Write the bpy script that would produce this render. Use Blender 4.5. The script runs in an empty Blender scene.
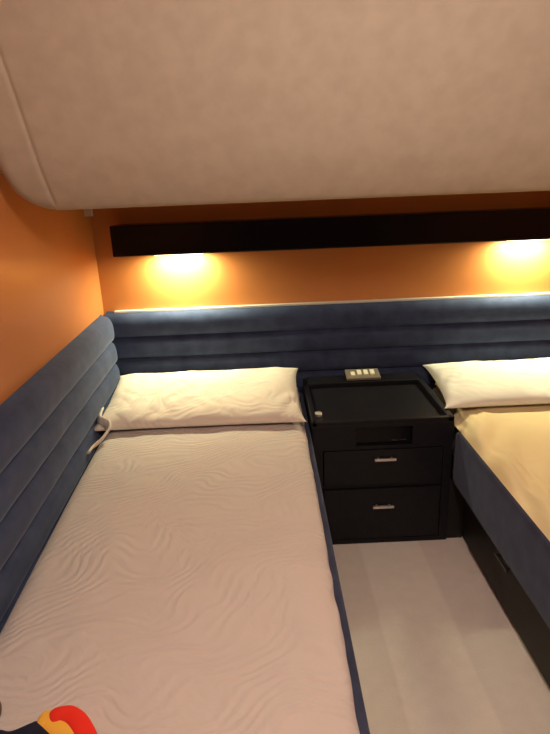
import bpy, bmesh, math
from mathutils import Vector, Matrix, noise

C = bpy.context.scene.collection
# ------------------------------------------------------------------ helpers
def new_mat(name):
    m = bpy.data.materials.new(name); m.use_nodes = True
    nt = m.node_tree
    return m, nt, nt.nodes['Principled BSDF']

def simple(name, col, rough=.5, metal=0., spec=.5, coat=0., sheen=0., sheen_tint=None):
    m, nt, b = new_mat(name)
    b.inputs['Base Color'].default_value = (*col, 1)
    b.inputs['Roughness'].default_value = rough
    b.inputs['Metallic'].default_value = metal
    b.inputs['Specular IOR Level'].default_value = spec
    b.inputs['Coat Weight'].default_value = coat
    if sheen:
        b.inputs['Sheen Weight'].default_value = sheen
        b.inputs['Sheen Roughness'].default_value = .45
        if sheen_tint: b.inputs['Sheen Tint'].default_value = (*sheen_tint, 1)
    return m

def mottled(name, c1, c2, scale, rough=.9, bump=.0, bscale=200, sheen=0., sheen_tint=None, spec=.3, detail=4, coat=0.):
    """two-tone noise colour, optional fine grain bump"""
    m, nt, b = new_mat(name); N = nt.nodes; L = nt.links
    tc = N.new('ShaderNodeTexCoord')
    n = N.new('ShaderNodeTexNoise'); n.inputs['Scale'].default_value = scale; n.inputs['Detail'].default_value = detail
    r = N.new('ShaderNodeValToRGB')
    r.color_ramp.elements[0].position = .35; r.color_ramp.elements[1].position = .65
    r.color_ramp.elements[0].color = (*c1, 1); r.color_ramp.elements[1].color = (*c2, 1)
    L.new(tc.outputs['Object'], n.inputs['Vector']); L.new(n.outputs['Fac'], r.inputs['Fac'])
    L.new(r.outputs['Color'], b.inputs['Base Color'])
    b.inputs['Roughness'].default_value = rough
    b.inputs['Specular IOR Level'].default_value = spec
    b.inputs['Coat Weight'].default_value = coat
    if sheen:
        b.inputs['Sheen Weight'].default_value = sheen
        b.inputs['Sheen Roughness'].default_value = .4
        if sheen_tint: b.inputs['Sheen Tint'].default_value = (*sheen_tint, 1)
    if bump:
        n2 = N.new('ShaderNodeTexNoise'); n2.inputs['Scale'].default_value = bscale; n2.inputs['Detail'].default_value = 3
        bp = N.new('ShaderNodeBump'); bp.inputs['Strength'].default_value = bump; bp.inputs['Distance'].default_value = .004
        L.new(tc.outputs['Object'], n2.inputs['Vector']); L.new(n2.outputs['Fac'], bp.inputs['Height'])
        L.new(bp.outputs['Normal'], b.inputs['Normal'])
    return m

def mesh_obj(name, verts, faces, mat, parent=None, smooth=True):
    me = bpy.data.meshes.new(name); me.from_pydata([tuple(v) for v in verts], [], faces); me.update()
    bm = bmesh.new(); bm.from_mesh(me)
    bmesh.ops.recalc_face_normals(bm, faces=bm.faces); bm.to_mesh(me); bm.free()
    me.materials.append(mat)
    if smooth:
        for p in me.polygons: p.use_smooth = True
    o = bpy.data.objects.new(name, me); C.objects.link(o)
    if parent: o.parent = parent; o.matrix_parent_inverse = parent.matrix_basis.inverted()
    return o

def box_into(bm, x0, x1, y0, y1, z0, z1, bevel=0., seg=2):
    r = bmesh.ops.create_cube(bm, size=1)
    vs = r['verts']
    for v in vs:
        v.co = Vector(((x0+x1)/2 + v.co.x*(x1-x0), (y0+y1)/2 + v.co.y*(y1-y0), (z0+z1)/2 + v.co.z*(z1-z0)))
    if bevel:
        es = list({e for v in vs for e in v.link_edges})
        bmesh.ops.bevel(bm, geom=es, offset=bevel, segments=seg, affect='EDGES', profile=.5)

def boxes(name, lst, mat, parent=None, bevel=.003, seg=2, smooth=False):
    bm = bmesh.new()
    for b in lst: box_into(bm, *b, bevel=bevel, seg=seg)
    me = bpy.data.meshes.new(name); bm.to_mesh(me); bm.free()
    me.materials.append(mat)
    if smooth:
        for p in me.polygons: p.use_smooth = True
    o = bpy.data.objects.new(name, me); C.objects.link(o)
    if parent: o.parent = parent; o.matrix_parent_inverse = parent.matrix_basis.inverted()
    return o

def cyl(name, c, r, h, axis, mat, parent=None, seg=32, bevel=.0):
    bm = bmesh.new()
    bmesh.ops.create_cone(bm, cap_ends=True, segments=seg, radius1=r, radius2=r, depth=h)
    if bevel:
        es = [e for e in bm.edges if abs(e.verts[0].co.z - e.verts[1].co.z) < 1e-6]
        bmesh.ops.bevel(bm, geom=es, offset=bevel, segments=3, affect='EDGES', profile=.5)
    rot = {'z': Matrix(), 'y': Matrix.Rotation(math.pi/2, 4, 'X'), 'x': Matrix.Rotation(math.pi/2, 4, 'Y')}[axis]
    bm.transform(Matrix.Translation(c) @ rot)
    me = bpy.data.meshes.new(name); bm.to_mesh(me); bm.free(); me.materials.append(mat)
    for p in me.polygons: p.use_smooth = len(p.vertices) == 4
    o = bpy.data.objects.new(name, me); C.objects.link(o)
    if parent: o.parent = parent; o.matrix_parent_inverse = parent.matrix_basis.inverted()
    return o

def grid_obj(name, nu, nv, f, mat, parent=None, closed_u=False, cap=False):
    vs = [f(i/(nu-(0 if closed_u else 1)), j/(nv-1)) for j in range(nv) for i in range(nu)]
    fs = []
    for j in range(nv-1):
        for i in range(nu if closed_u else nu-1):
            a = j*nu+i; b = j*nu+(i+1) % nu
            fs.append((a, b, b+nu, a+nu))
    if cap:
        fs.append(tuple(range(nu))[::-1]); fs.append(tuple((nv-1)*nu+i for i in range(nu)))
    return mesh_obj(name, vs, fs, mat, parent)

def empty(name, loc, label, cat, group=None):
    o = bpy.data.objects.new(name, None); C.objects.link(o); o.location = loc
    o.empty_display_size = .05
    o['label'] = label; o['category'] = cat
    if group: o['group'] = group
    return o

def tag(o, label, cat, group=None):
    o['label'] = label; o['category'] = cat
    if group: o['group'] = group
    return o

def struct(o): o['kind'] = 'structure'; return o
def sm(a, b, x):
    t = max(0., min(1., (x-a)/(b-a))); return t*t*(3-2*t)
def ns(x, y, z=0.): return noise.noise(Vector((x, y, z)))

# ------------------------------------------------------------------ materials
M_ORANGE = mottled('orange_lacquered_wood', (.44, .158, .044), (.48, .176, .050), 3, rough=.5, spec=.3, coat=.04)
M_CEIL = mottled('beige_suede_liner', (.385, .325, .25), (.42, .355, .275), 22, rough=.95, bump=.12, bscale=260, sheen=.15, spec=.1)
M_NAVY = mottled('navy_suede', (.027, .038, .080), (.042, .056, .112), 14, rough=.85, bump=.15, bscale=220,
                 sheen=.22, sheen_tint=(.62, .72, 1.), spec=.15)
M_NAVYRAIL = mottled('navy_suede_rail', (.032, .037, .068), (.048, .055, .098), 16, rough=.85, bump=.15, bscale=220,
                 sheen=.25, sheen_tint=(.62, .72, 1.), spec=.15)
M_BLACK = mottled('black_lacquer', (.0065, .0062, .009), (.0095, .009, .0125), 30, rough=.4, spec=.25)
M_BLACKGLOSS = simple('black_gloss_lacquer', (.004, .003, .005), .22, spec=.2)
M_DARK = mottled('dark_plinth_board', (.014, .012, .012), (.018, .016, .015), 20, rough=.55, spec=.3)
M_METAL = simple('brushed_steel', (.80, .76, .72), .45, .85)
M_DULLMETAL = simple('dark_metal', (.12, .12, .125), .4, 1.)
M_PLATE = simple('champagne_metal_plate', (.42, .36, .28), .4, .6)
M_CREAM = simple('cream_plastic', (.85, .78, .62), .4)
M_SHEET = mottled('yellow_cotton_sheet', (.76, .63, .37), (.80, .67, .41), 6, rough=.95, bump=.08, bscale=500, spec=.1)
M_PILLOW = mottled('white_cotton_pillowcase', (.67, .65, .60), (.73, .71, .66), 8, rough=.95, bump=.08, bscale=400, spec=.1)
M_MATTRESS = simple('mattress_ticking', (.6, .55, .48), .9)
M_NAVYCLOTH = mottled('navy_cloth', (.012, .014, .03), (.018, .02, .04), 30, rough=.9, bump=.1, bscale=300, spec=.1)
M_YELLOWCLOTH = simple('yellow_cloth', (.80, .42, .06), .9, spec=.1)
M_REDCLOTH = simple('red_cloth', (.75, .035, .02), .85, spec=.1)
M_LEATHER = simple('brown_leather', (.09, .035, .018), .5)
M_LEDGE = simple('pale_ledge', (.50, .47, .42), .5)
M_TRIM = simple('grey_plastic_catch', (.45, .40, .36), .5)

def quilt_material(name, c1, c2, strength):
    m, nt, b = new_mat(name); N = nt.nodes; L = nt.links
    tc = N.new('ShaderNodeTexCoord')
    # warp field: large swirls that bend fine ripple rows
    nz = N.new('ShaderNodeTexNoise'); nz.inputs['Scale'].default_value = 4.2; nz.inputs['Detail'].default_value = 1.2
    L.new(tc.outputs['Object'], nz.inputs['Vector'])
    sub = N.new('ShaderNodeVectorMath'); sub.operation = 'SUBTRACT'; sub.inputs[1].default_value = (.5, .5, .5)
    L.new(nz.outputs['Color'], sub.inputs[0])
    scl = N.new('ShaderNodeVectorMath'); scl.operation = 'SCALE'; scl.inputs['Scale'].default_value = .42
    L.new(sub.outputs[0], scl.inputs[0])
    add = N.new('ShaderNodeVectorMath'); add.operation = 'ADD'
    L.new(tc.outputs['Object'], add.inputs[0]); L.new(scl.outputs[0], add.inputs[1])
    mp = N.new('ShaderNodeMapping'); mp.inputs['Rotation'].default_value = (0, 0, math.radians(62))
    L.new(add.outputs[0], mp.inputs['Vector'])
    w = N.new('ShaderNodeTexWave'); w.inputs['Scale'].default_value = 10.5; w.inputs['Distortion'].default_value = 3.5
    w.inputs['Detail'].default_value = 2.; w.inputs['Detail Scale'].default_value = 1.6
    L.new(mp.outputs[0], w.inputs['Vector'])
    fine = N.new('ShaderNodeTexNoise'); fine.inputs['Scale'].default_value = 320
    L.new(tc.outputs['Object'], fine.inputs['Vector'])
    mx = N.new('ShaderNodeMath'); mx.operation = 'MULTIPLY_ADD'; mx.inputs[1].default_value = .12
    L.new(fine.outputs['Fac'], mx.inputs[0]); L.new(w.outputs['Fac'], mx.inputs[2])
    bp = N.new('ShaderNodeBump'); bp.inputs['Strength'].default_value = strength; bp.inputs['Distance'].default_value = .004
    L.new(mx.outputs[0], bp.inputs['Height']); L.new(bp.outputs['Normal'], b.inputs['Normal'])
    r = N.new('ShaderNodeMix'); r.data_type = 'RGBA'
    r.inputs['A'].default_value = (*c1, 1); r.inputs['B'].default_value = (*c2, 1)
    n3 = N.new('ShaderNodeTexNoise'); n3.inputs['Scale'].default_value = 3
    L.new(tc.outputs['Object'], n3.inputs['Vector']); L.new(n3.outputs['Fac'], r.inputs['Factor'])
    L.new(r.outputs['Result'], b.inputs['Base Color'])
    b.inputs['Roughness'].default_value = .9; b.inputs['Specular IOR Level'].default_value = .12
    b.inputs['Sheen Weight'].default_value = .1
    return m
M_QUILT = quilt_material('cream_quilted_cotton', (.53, .468, .438), (.57, .505, .475), .50)
M_QUILTP = quilt_material('cream_quilted_pillowcase', (.66, .585, .51), (.70, .62, .545), .32)

M_REAR = mottled('low_bounce_bulkhead', (.11, .075, .06), (.14, .095, .075), 4, rough=.6)  # unseen rear wall, coloured dark to cut orange bounce and reflections
# carpet with a lighter middle band running along the aisle
def carpet():
    m, nt, b = new_mat('cream_carpet'); N = nt.nodes; L = nt.links
    tc = N.new('ShaderNodeTexCoord'); sp = N.new('ShaderNodeSeparateXYZ'); L.new(tc.outputs['Object'], sp.inputs[0])
    nz = N.new('ShaderNodeTexNoise'); nz.inputs['Scale'].default_value = 6
    L.new(tc.outputs['Object'], nz.inputs['Vector'])
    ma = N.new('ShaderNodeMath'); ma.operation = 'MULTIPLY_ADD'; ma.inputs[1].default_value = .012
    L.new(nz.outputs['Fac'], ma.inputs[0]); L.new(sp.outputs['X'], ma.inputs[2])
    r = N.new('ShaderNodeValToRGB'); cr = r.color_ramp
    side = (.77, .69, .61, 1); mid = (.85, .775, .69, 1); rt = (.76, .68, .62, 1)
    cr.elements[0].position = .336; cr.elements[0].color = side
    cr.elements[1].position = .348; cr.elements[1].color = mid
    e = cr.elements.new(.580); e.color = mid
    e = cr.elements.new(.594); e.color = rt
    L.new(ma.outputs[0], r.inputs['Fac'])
    n2 = N.new('ShaderNodeTexNoise'); n2.inputs['Scale'].default_value = 22; n2.inputs['Detail'].default_value = 6
    L.new(tc.outputs['Object'], n2.inputs['Vector'])
    mr = N.new('ShaderNodeMapRange'); mr.inputs['To Min'].default_value = .92; mr.inputs['To Max'].default_value = 1.07
    L.new(n2.outputs['Fac'], mr.inputs['Value'])
    mul = N.new('ShaderNodeVectorMath'); mul.operation = 'SCALE'
    L.new(r.outputs['Color'], mul.inputs[0]); L.new(mr.outputs[0], mul.inputs['Scale'])
    L.new(mul.outputs[0], b.inputs['Base Color'])
    n4 = N.new('ShaderNodeTexNoise'); n4.inputs['Scale'].default_value = 350
    L.new(tc.outputs['Object'], n4.inputs['Vector'])
    bp = N.new('ShaderNodeBump'); bp.inputs['Strength'].default_value = .35; bp.inputs['Distance'].default_value = .006
    L.new(n4.outputs['Fac'], bp.inputs['Height']); L.new(bp.outputs['Normal'], b.inputs['Normal'])
    b.inputs['Roughness'].default_value = 1; b.inputs['Specular IOR Level'].default_value = .05
    b.inputs['Sheen Weight'].default_value = .2
    return m
M_CARPET = carpet()

# ------------------------------------------------------------------ setting
YB = 2.49                                     # inner face of the back wall
def wallx(y): return -.755 + .04*(2.5-y)      # hull side tapers slightly
XR = 1.64
struct(boxes('floor', [(-.95, 1.8, -1.4, 2.6, -.06, 0)], M_CARPET, bevel=0))
struct(boxes('wall_back', [(-.95, 1.8, YB, YB+.06, 0, 2.12)], M_ORANGE, bevel=0))
struct(boxes('wall_right', [(XR, XR+.06, -1.4, YB, 0, 2.12)], M_ORANGE, bevel=0))
struct(boxes('wall_rear', [(-.95, 1.8, -1.46, -1.4, 0, 2.12)], M_REAR, bevel=0))
y0, y1 = -1.4, YB
struct(mesh_obj('wall_left', [(wallx(y0), y0, 0), (wallx(y1), y1, 0), (wallx(y1), y1, 2.12), (wallx(y0), y0, 2.12),
                       (wallx(y0)-.08, y0, 0), (wallx(y1)-.08, y1, 0), (wallx(y1)-.08, y1, 2.12), (wallx(y0)-.08, y0, 2.12)],
         [(0, 1, 2, 3), (7, 6, 5, 4), (0, 4, 5, 1), (3, 2, 6, 7), (0, 3, 7, 4), (1, 5, 6, 2)], M_ORANGE, smooth=False))
struct(boxes('ceiling', [(-.95, 1.8, -1.46, 2.6, 2.12, 2.18), (-.74, XR, 1.56, YB, 1.47, 1.50)], M_CEIL, bevel=0))

# padded sloping headliner with a rolled edge and a rounded outer corner
prof = [(1.606, 1.351), (1.555, 1.405), (1.505, 1.475), (1.445, 1.592), (1.382, 1.708), (1.318, 1.800), (1.23, 1.892), (1.10, 1.965), (.92, 2.008), (.6, 2.022), (.25, 2.022), (-.3, 2.022), (-1.39, 2.022)]
cum = [0.]
for a, b in zip(prof, prof[1:]): cum.append(cum[-1]+math.hypot(b[0]-a[0], b[1]-a[1]))
def pp(s):
    s = max(0., min(cum[-1], s))
    for k in range(len(prof)-1):
        if s <= cum[k+1]:
            t = (s-cum[k])/(cum[k+1]-cum[k]); a, b = prof[k], prof[k+1]
            return a[0]+(b[0]-a[0])*t, a[1]+(b[1]-a[1])*t, (b[1]-a[1]), -(b[0]-a[0])
def headliner():
    us = [0, .001, .003, .006, .010, .015, .021, .028, .036, .046, .058, .07, .083, .095, .103, .108, .113, .116, .119, .124, .13, .14, .155, .18, .22, .3, .45, .6, .8, 1., 1.2, 1.4, 1.6, 1.8, 2.0, 2.2, 2.34]
    ss = [0, .0008, .002, .004, .007, .011, .016, .022, .03, .04, .055, .075, .1, .13, .17, .21, .26, .32, .38, .45, .52, .6, .7, .8, .9, 1., 1.1, 1.2, 1.3, 1.5, 1.8, 2.2, 2.8, cum[-1]]
    a, b, r = .105, .150, .040
    vs, fs = [], []
    rows = [-1]+list(range(len(ss))); cols = [-1]+list(range(len(us)))
    for i in cols:
        u = us[max(i, 0)]
        lift = b*(1-math.sqrt(max(0., 1-((a-u)/a)**2))) if u < a else 0.
        for j in rows:
            s0 = ss[max(j, 0)]
            s = lift + s0*(cum[-1]-lift)/cum[-1]
            y, z, dy, dz = pp(s)
            l = math.hypot(dy, dz) or 1
            ny, nz = dy/l, dz/l                      # inward: up and away
            if u < a and s < b: d = (1-math.hypot((a-u)/a, (b-s)/b))*a
            else: d = min(u, s)
            d = max(0., d)
            off = r*(1-math.sqrt(max(0., 1-((r-d)/r)**2))) if d < r else 0.
            off += .0035*math.exp(-((u-.116)/.0045)**2)*sm(.03, .06, s)        # sewn seam
            off += .004*ns(u*2.2+3, s*3.5, 1.)*min(1, d/.1)
            off += .0016*ns(u*16, s*14, 2.)*math.exp(-((u-.11)/.05)**2)*sm(.3, .05, s)
            if i < 0 or j < 0: off = r+.10
            x = wallx(1.55) + .030 + u
            if i < 0 or j < 0: x += .02
            vs.append((min(x, XR-.002), y+ny*off, min(z+nz*off, 2.11)))
    n = len(rows)
    for i in range(len(cols)-1):
        for j in range(n-1):
            fs.append((i*n+j, (i+1)*n+j, (i+1)*n+j+1, i*n+j+1))
    return mesh_obj('ceiling_headliner', vs, fs, M_CEIL)
struct(headliner())

# small catch hanging in the corner
g = empty('corner_catch', (-.705, 2.31, 1.33), 'small grey catch under the ceiling edge by the left wall corner', 'catch')
boxes('catch_plate', [(-.722, -.690, 2.30, 2.316, 1.325, 1.472)], M_TRIM, g, bevel=.002)

# ------------------------------------------------------------------ padded wall panels with horizontal channels
ch = [(.895, .775), (.775, .675), (.675, .575), (.575, .475), (.475, .375)]
def panel_profile():
    """(depth, z) pairs from the top back edge down to the bottom: depth measured from the wall"""
    pts = [(.0, .893), (.012, .897)]
    for k, (zt, zb) in enumerate(ch):
        n = 14
        for i in range(n+1):
            t = i/n
            z = zt+(zb-zt)*t
            d = .030 + .032*(max(0., 1-(2*t-1)**4))**.6
            if k == 0 and t < .5: d = .012 + (.062-.012)*math.sqrt(max(0, 1-(1-t/.5)**2.6)) ; 
            if i == 0 and k > 0: continue
            pts.append((d, z))
    pts.append((.030, .36)); pts.append((0., .36))
    return pts
PP = panel_profile()
def back_panel():
    xs = [-.738 + (XR-.003+.738)*i/90 for i in range(91)]
    vs, fs = [], []
    n = len(PP)
    for x in xs:
        for d, z in PP:
            w = .0022*ns(x*7, z*14, 4.)
            vs.append((x, YB-.002-max(0, d+(w if d > .02 else 0)), z))
    for i in range(len(xs)-1):
        for j in range(n-1):
            fs.append((i*n+j, (i+1)*n+j, (i+1)*n+j+1, i*n+j+1))
    return mesh_obj('padded_headboard', vs, fs, M_NAVY)
hbo = tag(back_panel(), 'long navy suede padded headboard with horizontal channels along the back wall', 'headboard')
tt = boxes('top_trim', [(-.70, XR-.004, 2.462, YB-.001, .890, .8985)], M_LEDGE, hbo, bevel=.001)
tt['label'] = 'pale trim along the top edge'
def side_panel():
    ys = [.12 + (2.426-.12)*i/90 for i in range(91)]
    vs, fs = [], []
    n = len(PP)
    for y in ys:
        e = sm(2.427, 2.385, y)
        for d, z in PP:
            w = .0022*ns(y*7, z*14, 9.)
            vs.append((wallx(y)+.002+max(0, (d+(w if d > .02 else 0))*(.12+.88*math.sqrt(e))), y, z))
    for i in range(len(ys)-1):
        for j in range(n-1):
            fs.append((i*n+j, (i+1)*n+j, (i+1)*n+j+1, i*n+j+1))
    return mesh_obj('padded_side_panel', vs, fs, M_NAVY)
tag(side_panel(), 'navy suede padded side panel on the left wall beside the pink-cream bed', 'wall panel')

# ------------------------------------------------------------------ black light pelmet over the beds
YP = 2.36
pel = empty('light_pelmet', (.45, 2.42, 1.15), 'long glossy black light pelmet on the back wall above the headboard', 'light')
boxes('pelmet_body', [(-.645, XR-.004, YP, YB-.002, 1.152, 1.281)], M_BLACKGLOSS, pel, bevel=.006, seg=3)
LX = (-.375, 1.17)
m, nt, b = new_mat('lamp_lens'); b.inputs['Emission Color'].default_value = (1, .82, .55, 1)
b.inputs['Emission Strength'].default_value = 6.; M_LENS = m
for x in LX:
    rim = boxes('downlight', [(x-.115, x+.115, 2.410, 2.460, 1.1475, 1.154)], M_METAL, pel, bevel=.002)
    boxes('lens', [(x-.105, x+.105, 2.417, 2.453, 1.1445, 1.148)], M_LENS, rim, bevel=.001)

# ------------------------------------------------------------------ beds
def rail_mesh(name, x0, x1, ya, yb, z0, z1, mat, parent, r=.014, seed=0):
    """upholstered side rail: soft rounded box with slight dimples"""
    def f(u, v):
        y = ya+(yb-ya)*v
        a = u*2*math.pi
        cx, cz = (x0+x1)/2, (z0+z1)/2
        hx, hz = (x1-x0)/2, (z1-z0)/2
        c, s = math.cos(a), math.sin(a)
        k = 8
        rr = (abs(c)**k+abs(s)**k)**(-1/k)
        w = 1 - .004*ns(y*6, a, seed)
        e = .9+.1*min(1, min(v, 1-v)/.01)
        return (cx+hx*c*rr*w*e, y, cz+hz*s*rr*w*e)
    return grid_obj(name, 48, 80, f, mat, parent, closed_u=True, cap=True)

bl = empty('berth', (-.25, 1.3, 0), 'berth along the left wall under the quilted cream bedspread', 'bed')
boxes('plinth', [(-.56, .09, .2, 2.40, 0, .27)], M_DARK, bl, bevel=.004)
boxes('mattress', [(-.575, .095, .2, 2.40, .275, .495)], M_MATTRESS, bl, bevel=.03, seg=4, smooth=True)
rail_mesh('side_rail', .106, .151, .18, 2.40, .27, .492, M_NAVYRAIL, bl, seed=2)

br = empty('berth', (1.15, 1.3, 0), 'right berth with navy padded side rail under the yellow sheet', 'bed')
boxes('plinth', [(.768, 1.60, .2, 2.40, 0, .285)], M_DARK, br, bevel=.004)
boxes('mattress', [(.752, 1.60, .2, 2.40, .29, .495)], M_MATTRESS, br, bevel=.03, seg=4, smooth=True)
rail_mesh('side_rail', .700, .748, .18, 1.898, .273, .497, M_NAVYRAIL, br, seed=5)
dr = boxes('drawer', [(.757, .766, .62, 1.82, .02, .262)], M_DARK, br, bevel=.002)
boxes('handle', [(.738, .744, 1.46, 1.555, .187, .199), (.738, .757, 1.47, 1.478, .189, .197), (.738, .757, 1.537, 1.545, .189, .197)], M_DULLMETAL, dr, bevel=.0015)

# bedspread on the left berth
def bedspread():
    NU, NV = 150, 220
    def f(u, v):
        y = .17 + (2.40-.17)*v
        xl = -.657 + (.058*(1.8-y) if y < 1.8 else -.022*(y-1.8)/.6)
        xl = max(xl, wallx(y)+.075)
        xr = .129 + .004*ns(y*5, 2.)+.003*ns(y*17, 5.)
        r = .05; drop = .035
        W = xr-xl
        s = u*(W+2*drop) - drop
        z = .532
        if s < 0: x = xl; z -= r*.55 + (-s)
        elif s > W: x = xr; z -= r*.55 + (s-W)
        else:
            x = xl+s
            d = min(s, W-s)
            if d < r:
                z -= r*.55*(1-math.sqrt(max(0, 1-((r-d)/r)**2)))
        if s > W or s < 0: z = max(z, .497)
        inner = sm(0, .10, min(s, W-s))
        z += .006*inner*(1-((2*s/W)-1)**2)
        z += (.35+.65*inner)*(.0045*ns(x*5+2, y*3.2, 1) + .0022*ns(x*13+y*5, y*9, 3) )
        # diagonal drag lines along the rail side
        k = sm(.16, .03, W-s)
        z += k*.0022*math.sin(26*(y+x*1.4)+3*ns(y*3, x*3, 7))
        # front end rolls down
        if y < .22: z -= .03*(1-math.sqrt(max(0, 1-((.22-y)/.05)**2)))
        return (x, y, max(z, .4965))
    o = grid_obj('bedspread', NU, NV, f, M_QUILT)
    return o
tag(bedspread(), 'quilted cream bedspread with rippled pattern covering the left berth', 'bedspread')

# yellow fitted sheet on the right berth
def sheet():
    NU, NV = 130, 200
    def f(u, v):
        y = .17 + (2.40-.17)*v
        xl = .712 - .020*sm(1.20, 1.12, y) + .06*sm(1.95, 2.12, y)
        xr = 1.612
        W = xr-xl; r = .075
        s = u*W; d = min(s, W-s)
        x = xl+s
        z = .533
        if d < r: z -= .046*(1-math.sqrt(max(0, 1-((r-d)/r)**2)))
        k = sm(.20, .02, s)*sm(0, .02, s)
        z += k*(.010*math.sin(24*(y-x*1.3)+3*ns(y*4, x*5, 2)) + .006*ns(x*22, y*7, 3.))
        z += .0042*math.sin(2*math.pi*s/.034 + 2.4*ns(y*2.6, 5.) + 1.2)*sm(.13, .05, s)*sm(.015, .035, s)*(.55+.8*ns(y*3.1, s*6, 4.))
        # gathers pulled from the corner by the pillow
        q = math.hypot(x-.70, (y-1.98)*.6)
        z += .006*math.exp(-((q-.075)/.018)**2)*sm(1.2, 1.6, y) - .005*math.exp(-((q-.045)/.014)**2)*sm(1.2, 1.6, y)
        z += .004*math.exp(-((q-.13)/.02)**2)*sm(1.2, 1.6, y)
        z += .004*ns(x*4, y*3, 8.)
        return (x, y, max(z, .4985))
    return grid_obj('fitted_sheet', NU, NV, f, M_SHEET)
tag(sheet(), 'mustard yellow sheet on the right berth, gathered at its corner', 'sheet')

# pillows
def pillow(name, cx, cy, hx, hy, z0, T, mat, seed, back, ear, wr=.006, skew=0., front=.014):
    """head pillow leaning up against the headboard: low front seam, raised back seam"""
    nu, nv = 150, 90
    def surf(u, v, top):
        au, av = abs(u), abs(v)
        c = (au*av)**10
        px = hx*u*(1 - .030*(1-av**2.5) + ear*c) + skew*v*min(1, max(0, -u*1.5)); py = hy*v*(1-.035*(1-au**4) + ear*c)
        seam = front + back*sm(-.9, 1.1, v)
        e = (max(0, 1-au**9))**.5*(max(0, 1-av**3.2))**.5
        n1 = 1+.25*ns(px*9, seed, 3.)
        if top:
            z = z0 + seam + (T-.35*max(0, v)*back)*e
            z += e*wr*(ns(px*8+seed, py*8, seed)*.9 + .7*abs(ns(px*15+py*13+seed, py*12-px*6, seed+3)))
            g = max(0, ns(px*3.1+seed*2, py*2.2, 2)+.30)
            z += e*wr*.8*sm(.5, -.2, v)*g*math.sin(62*px - 46*py + 5*ns(px*6, py*6, seed+1))
            py2 = py - .012*e*n1*sm(-.3, -.85, v)          # front face bellies out
            return (cx+px, cy+py2, z)
        z = z0 + seam*(1-min(1., e*1.6))**1.2
        return (cx+px, cy+py, z)
    vs, fs, idx = [], [], {}
    def rem(t): return math.copysign(1-(1-abs(t))**1.6, t)
    for top in (1, 0):
        for j in range(nv+1):
            for i in range(nu+1):
                b = i in (0, nu) or j in (0, nv)
                if not top and b: idx[(0, i, j)] = idx[(1, i, j)]; continue
                idx[(top, i, j)] = len(vs)
                vs.append(surf(rem(-1+2*i/nu), rem(-1+2*j/nv), top))
    for top in (1, 0):
        for j in range(nv):
            for i in range(nu):
                q = [idx[(top, i, j)], idx[(top, i+1, j)], idx[(top, i+1, j+1)], idx[(top, i, j+1)]]
                fs.append(tuple(q if top else q[::-1]))
    return mesh_obj(name, vs, fs, mat)
pl = tag(pillow('pillow', -.280, 2.152, .404, .246, .543, .056, M_QUILTP, 3., .050, .022, wr=.010, skew=-.004), 'long cream quilted pillow at the head of the left berth', 'pillow', 'pillows against the headboard')
pr = tag(pillow('pillow', 1.172, 2.19, .462, .214, .544, .048, M_PILLOW, 11., .036, .03, wr=.012, skew=.018, front=.013), 'plain white pillow on the yellow sheet of the right berth', 'pillow', 'pillows against the headboard')
# loose open hem of the left pillowcase, folded at the panel side
def hem(u, v):
    pts = [Vector(p) for p in ((-.672, 2.02, .596), (-.664, 1.95, .590), (-.645, 1.915, .592), (-.618, 1.895, .586), (-.611, 1.87, .570), (-.630, 1.83, .552), (-.652, 1.79, .541), (-.655, 1.76, .538))]
    t = v*(len(pts)-1); k = min(int(t), len(pts)-2); fr = t-k
    p0 = pts[max(0, k-1)]; p1 = pts[k]; p2 = pts[k+1]; p3 = pts[min(len(pts)-1, k+2)]
    c = .5*((2*p1)+(-p0+p2)*fr+(2*p0-5*p1+4*p2-p3)*fr*fr+(-p0+3*p1-3*p2+p3)*fr**3)
    a = u*2*math.pi; w = .026*(.5+.6*math.sin(math.pi*min(1., .12+.86*v)))
    return (c.x+.006*math.cos(a)+.3*w*math.sin(a), c.y+.003*math.cos(a), c.z+w*.55*math.sin(a)+.003*ns(v*9, a*.5, 3))
grid_obj('pillowcase_hem', 16, 50, hem, M_QUILTP, pl, closed_u=True, cap=True)

# ------------------------------------------------------------------ nightstand
X0, X1, YF, YK = .153, .698, 1.903, 2.424
nsd = empty('nightstand', (.43, 2.16, 0), 'black two drawer nightstand with tray top between the berths', 'nightstand')
hx0, hx1, hz0, hz1 = .322, .538, .442, .520
boxes('carcass', [
    (X0, X1, YF+.03, YK, .0, .532),                 # core
    (X0, hx0, YF, YF+.032, .428, .532), (hx1, X1, YF, YF+.032, .428, .532),
    (hx0-.001, hx1+.001, YF, YF+.032, hz1, .532), (hx0-.001, hx1+.001, YF, YF+.032, .428, hz0),
    (X0, .192, YF, YF+.032, 0, .43), (.664, X1, YF, YF+.032, 0, .43), (.19, .666, YF, YF+.032, 0, .022),
    (.19, .666, YF+.006, YF+.032, .258, .274),
    ], M_BLACK, nsd, bevel=.0015)
boxes('tray_rim', [(X0, .172, YF, YK, .530, .551), (.672, X1, YF, YK, .530, .551), (X0, X1, YF, 1.922, .530, .551)], M_BLACK, nsd, bevel=.004, seg=3)
boxes('back_ledge', [(.168, .676, 2.325, YK, .530, .556)], M_BLACK, nsd, bevel=.004, seg=3)
boxes('void_filler', [(.7005, .765, 1.912, 1.93, 0, .270)], M_DARK, nsd, bevel=.001)  # added dark panel, stands in for the black void under the rail
nich = boxes('stereo_panel', [(hx0+.001, hx1-.001, YF+.018, YF+.029, hz0+.001, hz1-.001)], M_BLACKGLOSS, nsd, bevel=.002)
boxes('silver_mark', [(.462, .486, YF+.0165, YF+.0182, .4535, .4575), (.494, .520, YF+.0165, YF+.0182, .4545, .4575)], M_DULLMETAL, nich, bevel=.0004)
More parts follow.
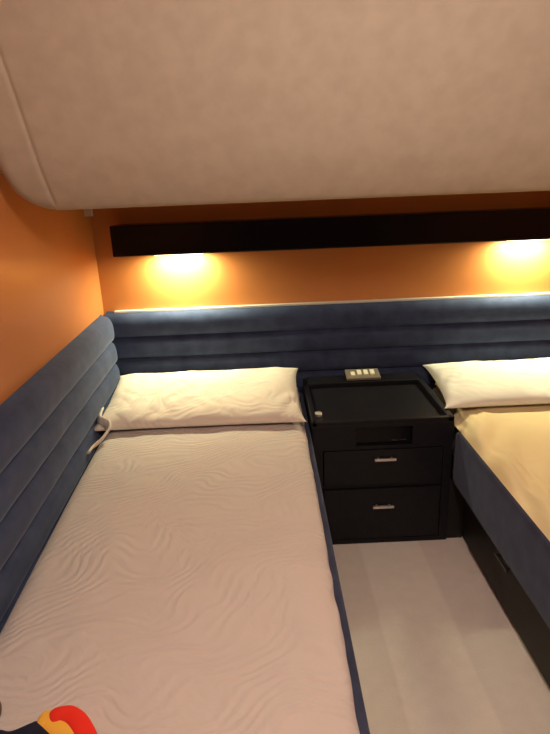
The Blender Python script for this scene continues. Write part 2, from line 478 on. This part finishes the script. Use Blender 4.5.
for z0_, z1_, xh, zh in ((.277, .425, .433, .389), (.026, .255, .430, .179)):
    d = boxes('drawer', [(.195, .661, YF-.003, YF+.03, z0_, z1_)], M_BLACK, nsd, bevel=.0025)
    hb = boxes('handle', [(xh-.042, xh+.042, YF-.022, YF-.012, zh-.005, zh+.005), (xh-.030, xh-.022, YF-.014, YF-.002, zh-.004, zh+.004),
                     (xh+.022, xh+.030, YF-.014, YF-.002, zh-.004, zh+.004)], M_METAL, d, bevel=.002)
bt = cyl('button', (.186, 2.005, .5405), .0145, .017, 'z', M_METAL, nsd, bevel=.003)
bt['label'] = 'round silver button'

# switch plate on the ledge
sp = empty('switch_plate', (.427, 2.375, .557), 'metal switch plate with four cream buttons on the nightstand ledge', 'switch')
def tiltbox(name, x0, x1, y0, y1, h0, h1, mat, parent, bev=.0015):
    """box on the plate plane, which leans up towards the headboard"""
    o = boxes(name, [(x0, x1, y0, y1, h0, h1)], mat, None, bevel=bev)
    R = Matrix.Translation((0, 2.335, .5575)) @ Matrix.Rotation(math.radians(12), 4, 'X')
    o.data.transform(R); o.parent = parent; o.matrix_parent_inverse = parent.matrix_basis.inverted()
    return o
tiltbox('plate', .350, .504, 0., .082, 0., .014, M_PLATE, sp, .003)
for k, x in enumerate((.372, .402, .432, .462)):
    tiltbox('switch_button', x, x+.020, .026 if k else .022, .066 if k else .056, .0135, .019 if k else .017, M_CREAM, sp, .002)

# ------------------------------------------------------------------ things on the near corner of the bed
ga = empty('garment', (-.45, .62, .54), 'navy garment with yellow and red trim lying on the near bedspread corner', 'clothing')
def puffy(name, outline, ctr, zb, h, mat, parent, seed, p=.5):
    n = 8*len(outline)
    pts = []
    for k in range(n):                              # Catmull-Rom around the outline
        t = k/8; i = int(t); fr = t-i; m_ = len(outline)
        p0, p1, p2, p3 = [Vector((*outline[(i+q) % m_], 0)) for q in (-1, 0, 1, 2)]
        pts.append(.5*((2*p1)+(-p0+p2)*fr+(2*p0-5*p1+4*p2-p3)*fr*fr+(-p0+3*p1-3*p2+p3)*fr**3))
    rings = [1., .985, .95, .88, .78, .65, .5, .35, .2, .07]
    vs, fs = [], []
    for r in rings:
        for q in pts:
            x = ctr[0]+(q.x-ctr[0])*r; y = ctr[1]+(q.y-ctr[1])*r
            z = zb + h*(1-r**6)**p*(.85+.35*ns(x*14, y*14, seed)+.2*ns(x*35, y*35, seed))
            vs.append((x, y, z))
    vs += [(ctr[0]+(q.x-ctr[0])*.98, ctr[1]+(q.y-ctr[1])*.98, zb-.002) for q in pts]
    R_ = len(rings)
    for r in range(R_-1):
        for k in range(n): fs.append((r*n+k, r*n+(k+1) % n, (r+1)*n+(k+1) % n, (r+1)*n+k))
    fs.append(tuple((R_-1)*n+k for k in range(n)))
    for k in range(n): fs.append((k, (k+1) % n, R_*n+(k+1) % n, R_*n+k))
    fs.append(tuple(R_*n+k for k in range(n))[::-1])
    return mesh_obj(name, vs, fs, mat, parent)
puffy('cloth_body', [(-.60, .675), (-.50, .702), (-.466, .700), (-.440, .712), (-.424, .716), (-.405, .702), (-.37, .665), (-.34, .60), (-.33, .50), (-.38, .43), (-.48, .42), (-.57, .50), (-.61, .60)],
      (-.46, .57), .541, .016, M_NAVYCLOTH, ga, 2.)
def band(name, path, w, h, zb, mat, parent):
    pts = [Vector((*p, 0)) for p in path]
    def f(u, v):
        t = v*(len(pts)-1); k = min(int(t), len(pts)-2); fr = t-k
        p0 = pts[max(0, k-1)]; p1 = pts[k]; p2 = pts[k+1]; p3 = pts[min(len(pts)-1, k+2)]
        c = .5*((2*p1)+(-p0+p2)*fr+(2*p0-5*p1+4*p2-p3)*fr*fr+(-p0+3*p1-3*p2+p3)*fr**3)
        tan = (p2-p1).normalized(); nrm = Vector((-tan.y, tan.x, 0))
        a = u*2*math.pi
        e = math.sqrt(max(.02, 1-max(0., 1-v/.12)**2))*math.sqrt(max(.02, 1-max(0., 1-(1-v)/.12)**2))
        q = c+nrm*(w/2*math.cos(a)*e)
        return (q.x, q.y, zb+h*(.5+.5*math.sin(a))*e*(1+.25*ns(q.x*20, q.y*20, 4)))
    return grid_obj(name, 20, 40, f, mat, parent, closed_u=True, cap=True)
band('yellow_trim', [(-0.428, 0.715), (-0.406, 0.714), (-0.378, 0.696), (-0.348, 0.66), (-0.323, 0.605), (-0.303, 0.54)], .036, .008, .541, M_YELLOWCLOTH, ga)
band('red_trim', [(-0.408, 0.712), (-0.388, 0.724), (-0.364, 0.717), (-0.338, 0.69), (-0.31, 0.645), (-0.288, 0.59), (-0.273, 0.53)], .032, .011, .541, M_REDCLOTH, ga)

def strap(u, v):
    a = math.pi*(.02+.70*v)
    c = Vector((-.528+.026*math.sin(a)+.008*v, .722+.034*math.cos(a), .545))
    b_ = u*2*math.pi
    return (c.x+.003*math.cos(b_), c.y+.003*math.cos(b_), c.z+.007+.0085*math.sin(b_))
tag(grid_obj('leather_strap', 14, 30, strap, M_LEATHER, None, closed_u=True, cap=True),
    'brown leather strap curled beside the navy garment', 'strap')

# ------------------------------------------------------------------ lights
def light(name, kind, loc, energy, col, size=.05, rot=(0, 0, 0), spot=None):
    d = bpy.data.lights.new(name, kind); d.energy = energy; d.color = col
    if kind == 'AREA': d.shape = 'DISK'; d.size = size
    else: d.shadow_soft_size = size
    if spot: d.spot_size = math.radians(spot[0]); d.spot_blend = spot[1]
    o = bpy.data.objects.new(name, d); C.objects.link(o); o.location = loc; o.rotation_euler = rot
    return o
for k, x in enumerate(LX):
    lo = light('downlight_lamp', 'AREA', (x, 2.430, 1.142), 8.6, (1., .98, .60), .05)
    lo.data.shape = 'RECTANGLE'; lo.data.size = .20; lo.data.size_y = .032
light('cabin_ceiling_lamp', 'POINT', (.27, .34, 1.92), 43., (1., .82, .72), .10)

w = bpy.data.worlds.new('world'); bpy.context.scene.world = w; w.use_nodes = True
w.node_tree.nodes['Background'].inputs[0].default_value = (.9, .8, .7, 1)
w.node_tree.nodes['Background'].inputs[1].default_value = .05

# ------------------------------------------------------------------ camera
def Rx(a): return Matrix.Rotation(a, 3, 'X')
def Rz(a): return Matrix.Rotation(a, 3, 'Z')
F = 545.
roll, pitch, yaw = math.radians(2.2906), math.radians(18.0282), math.radians(-.5913)
cam = bpy.data.cameras.new('camera'); co = bpy.data.objects.new('camera', cam); C.objects.link(co)
cam.sensor_fit = 'VERTICAL'; cam.sensor_height = 24.; cam.lens = F/734*24.; cam.clip_start = .02
co.location = (0, 0, 1.40)
co.rotation_euler = (Rz(yaw) @ Rx(math.pi/2-pitch) @ Rz(-roll)).to_euler()
sc = bpy.context.scene; sc.camera = co
sc.view_settings.view_transform = 'Standard'; sc.view_settings.look = 'None'
sc.view_settings.gamma = 1; sc.view_settings.use_curve_mapping = False
sc.view_settings.exposure = .12
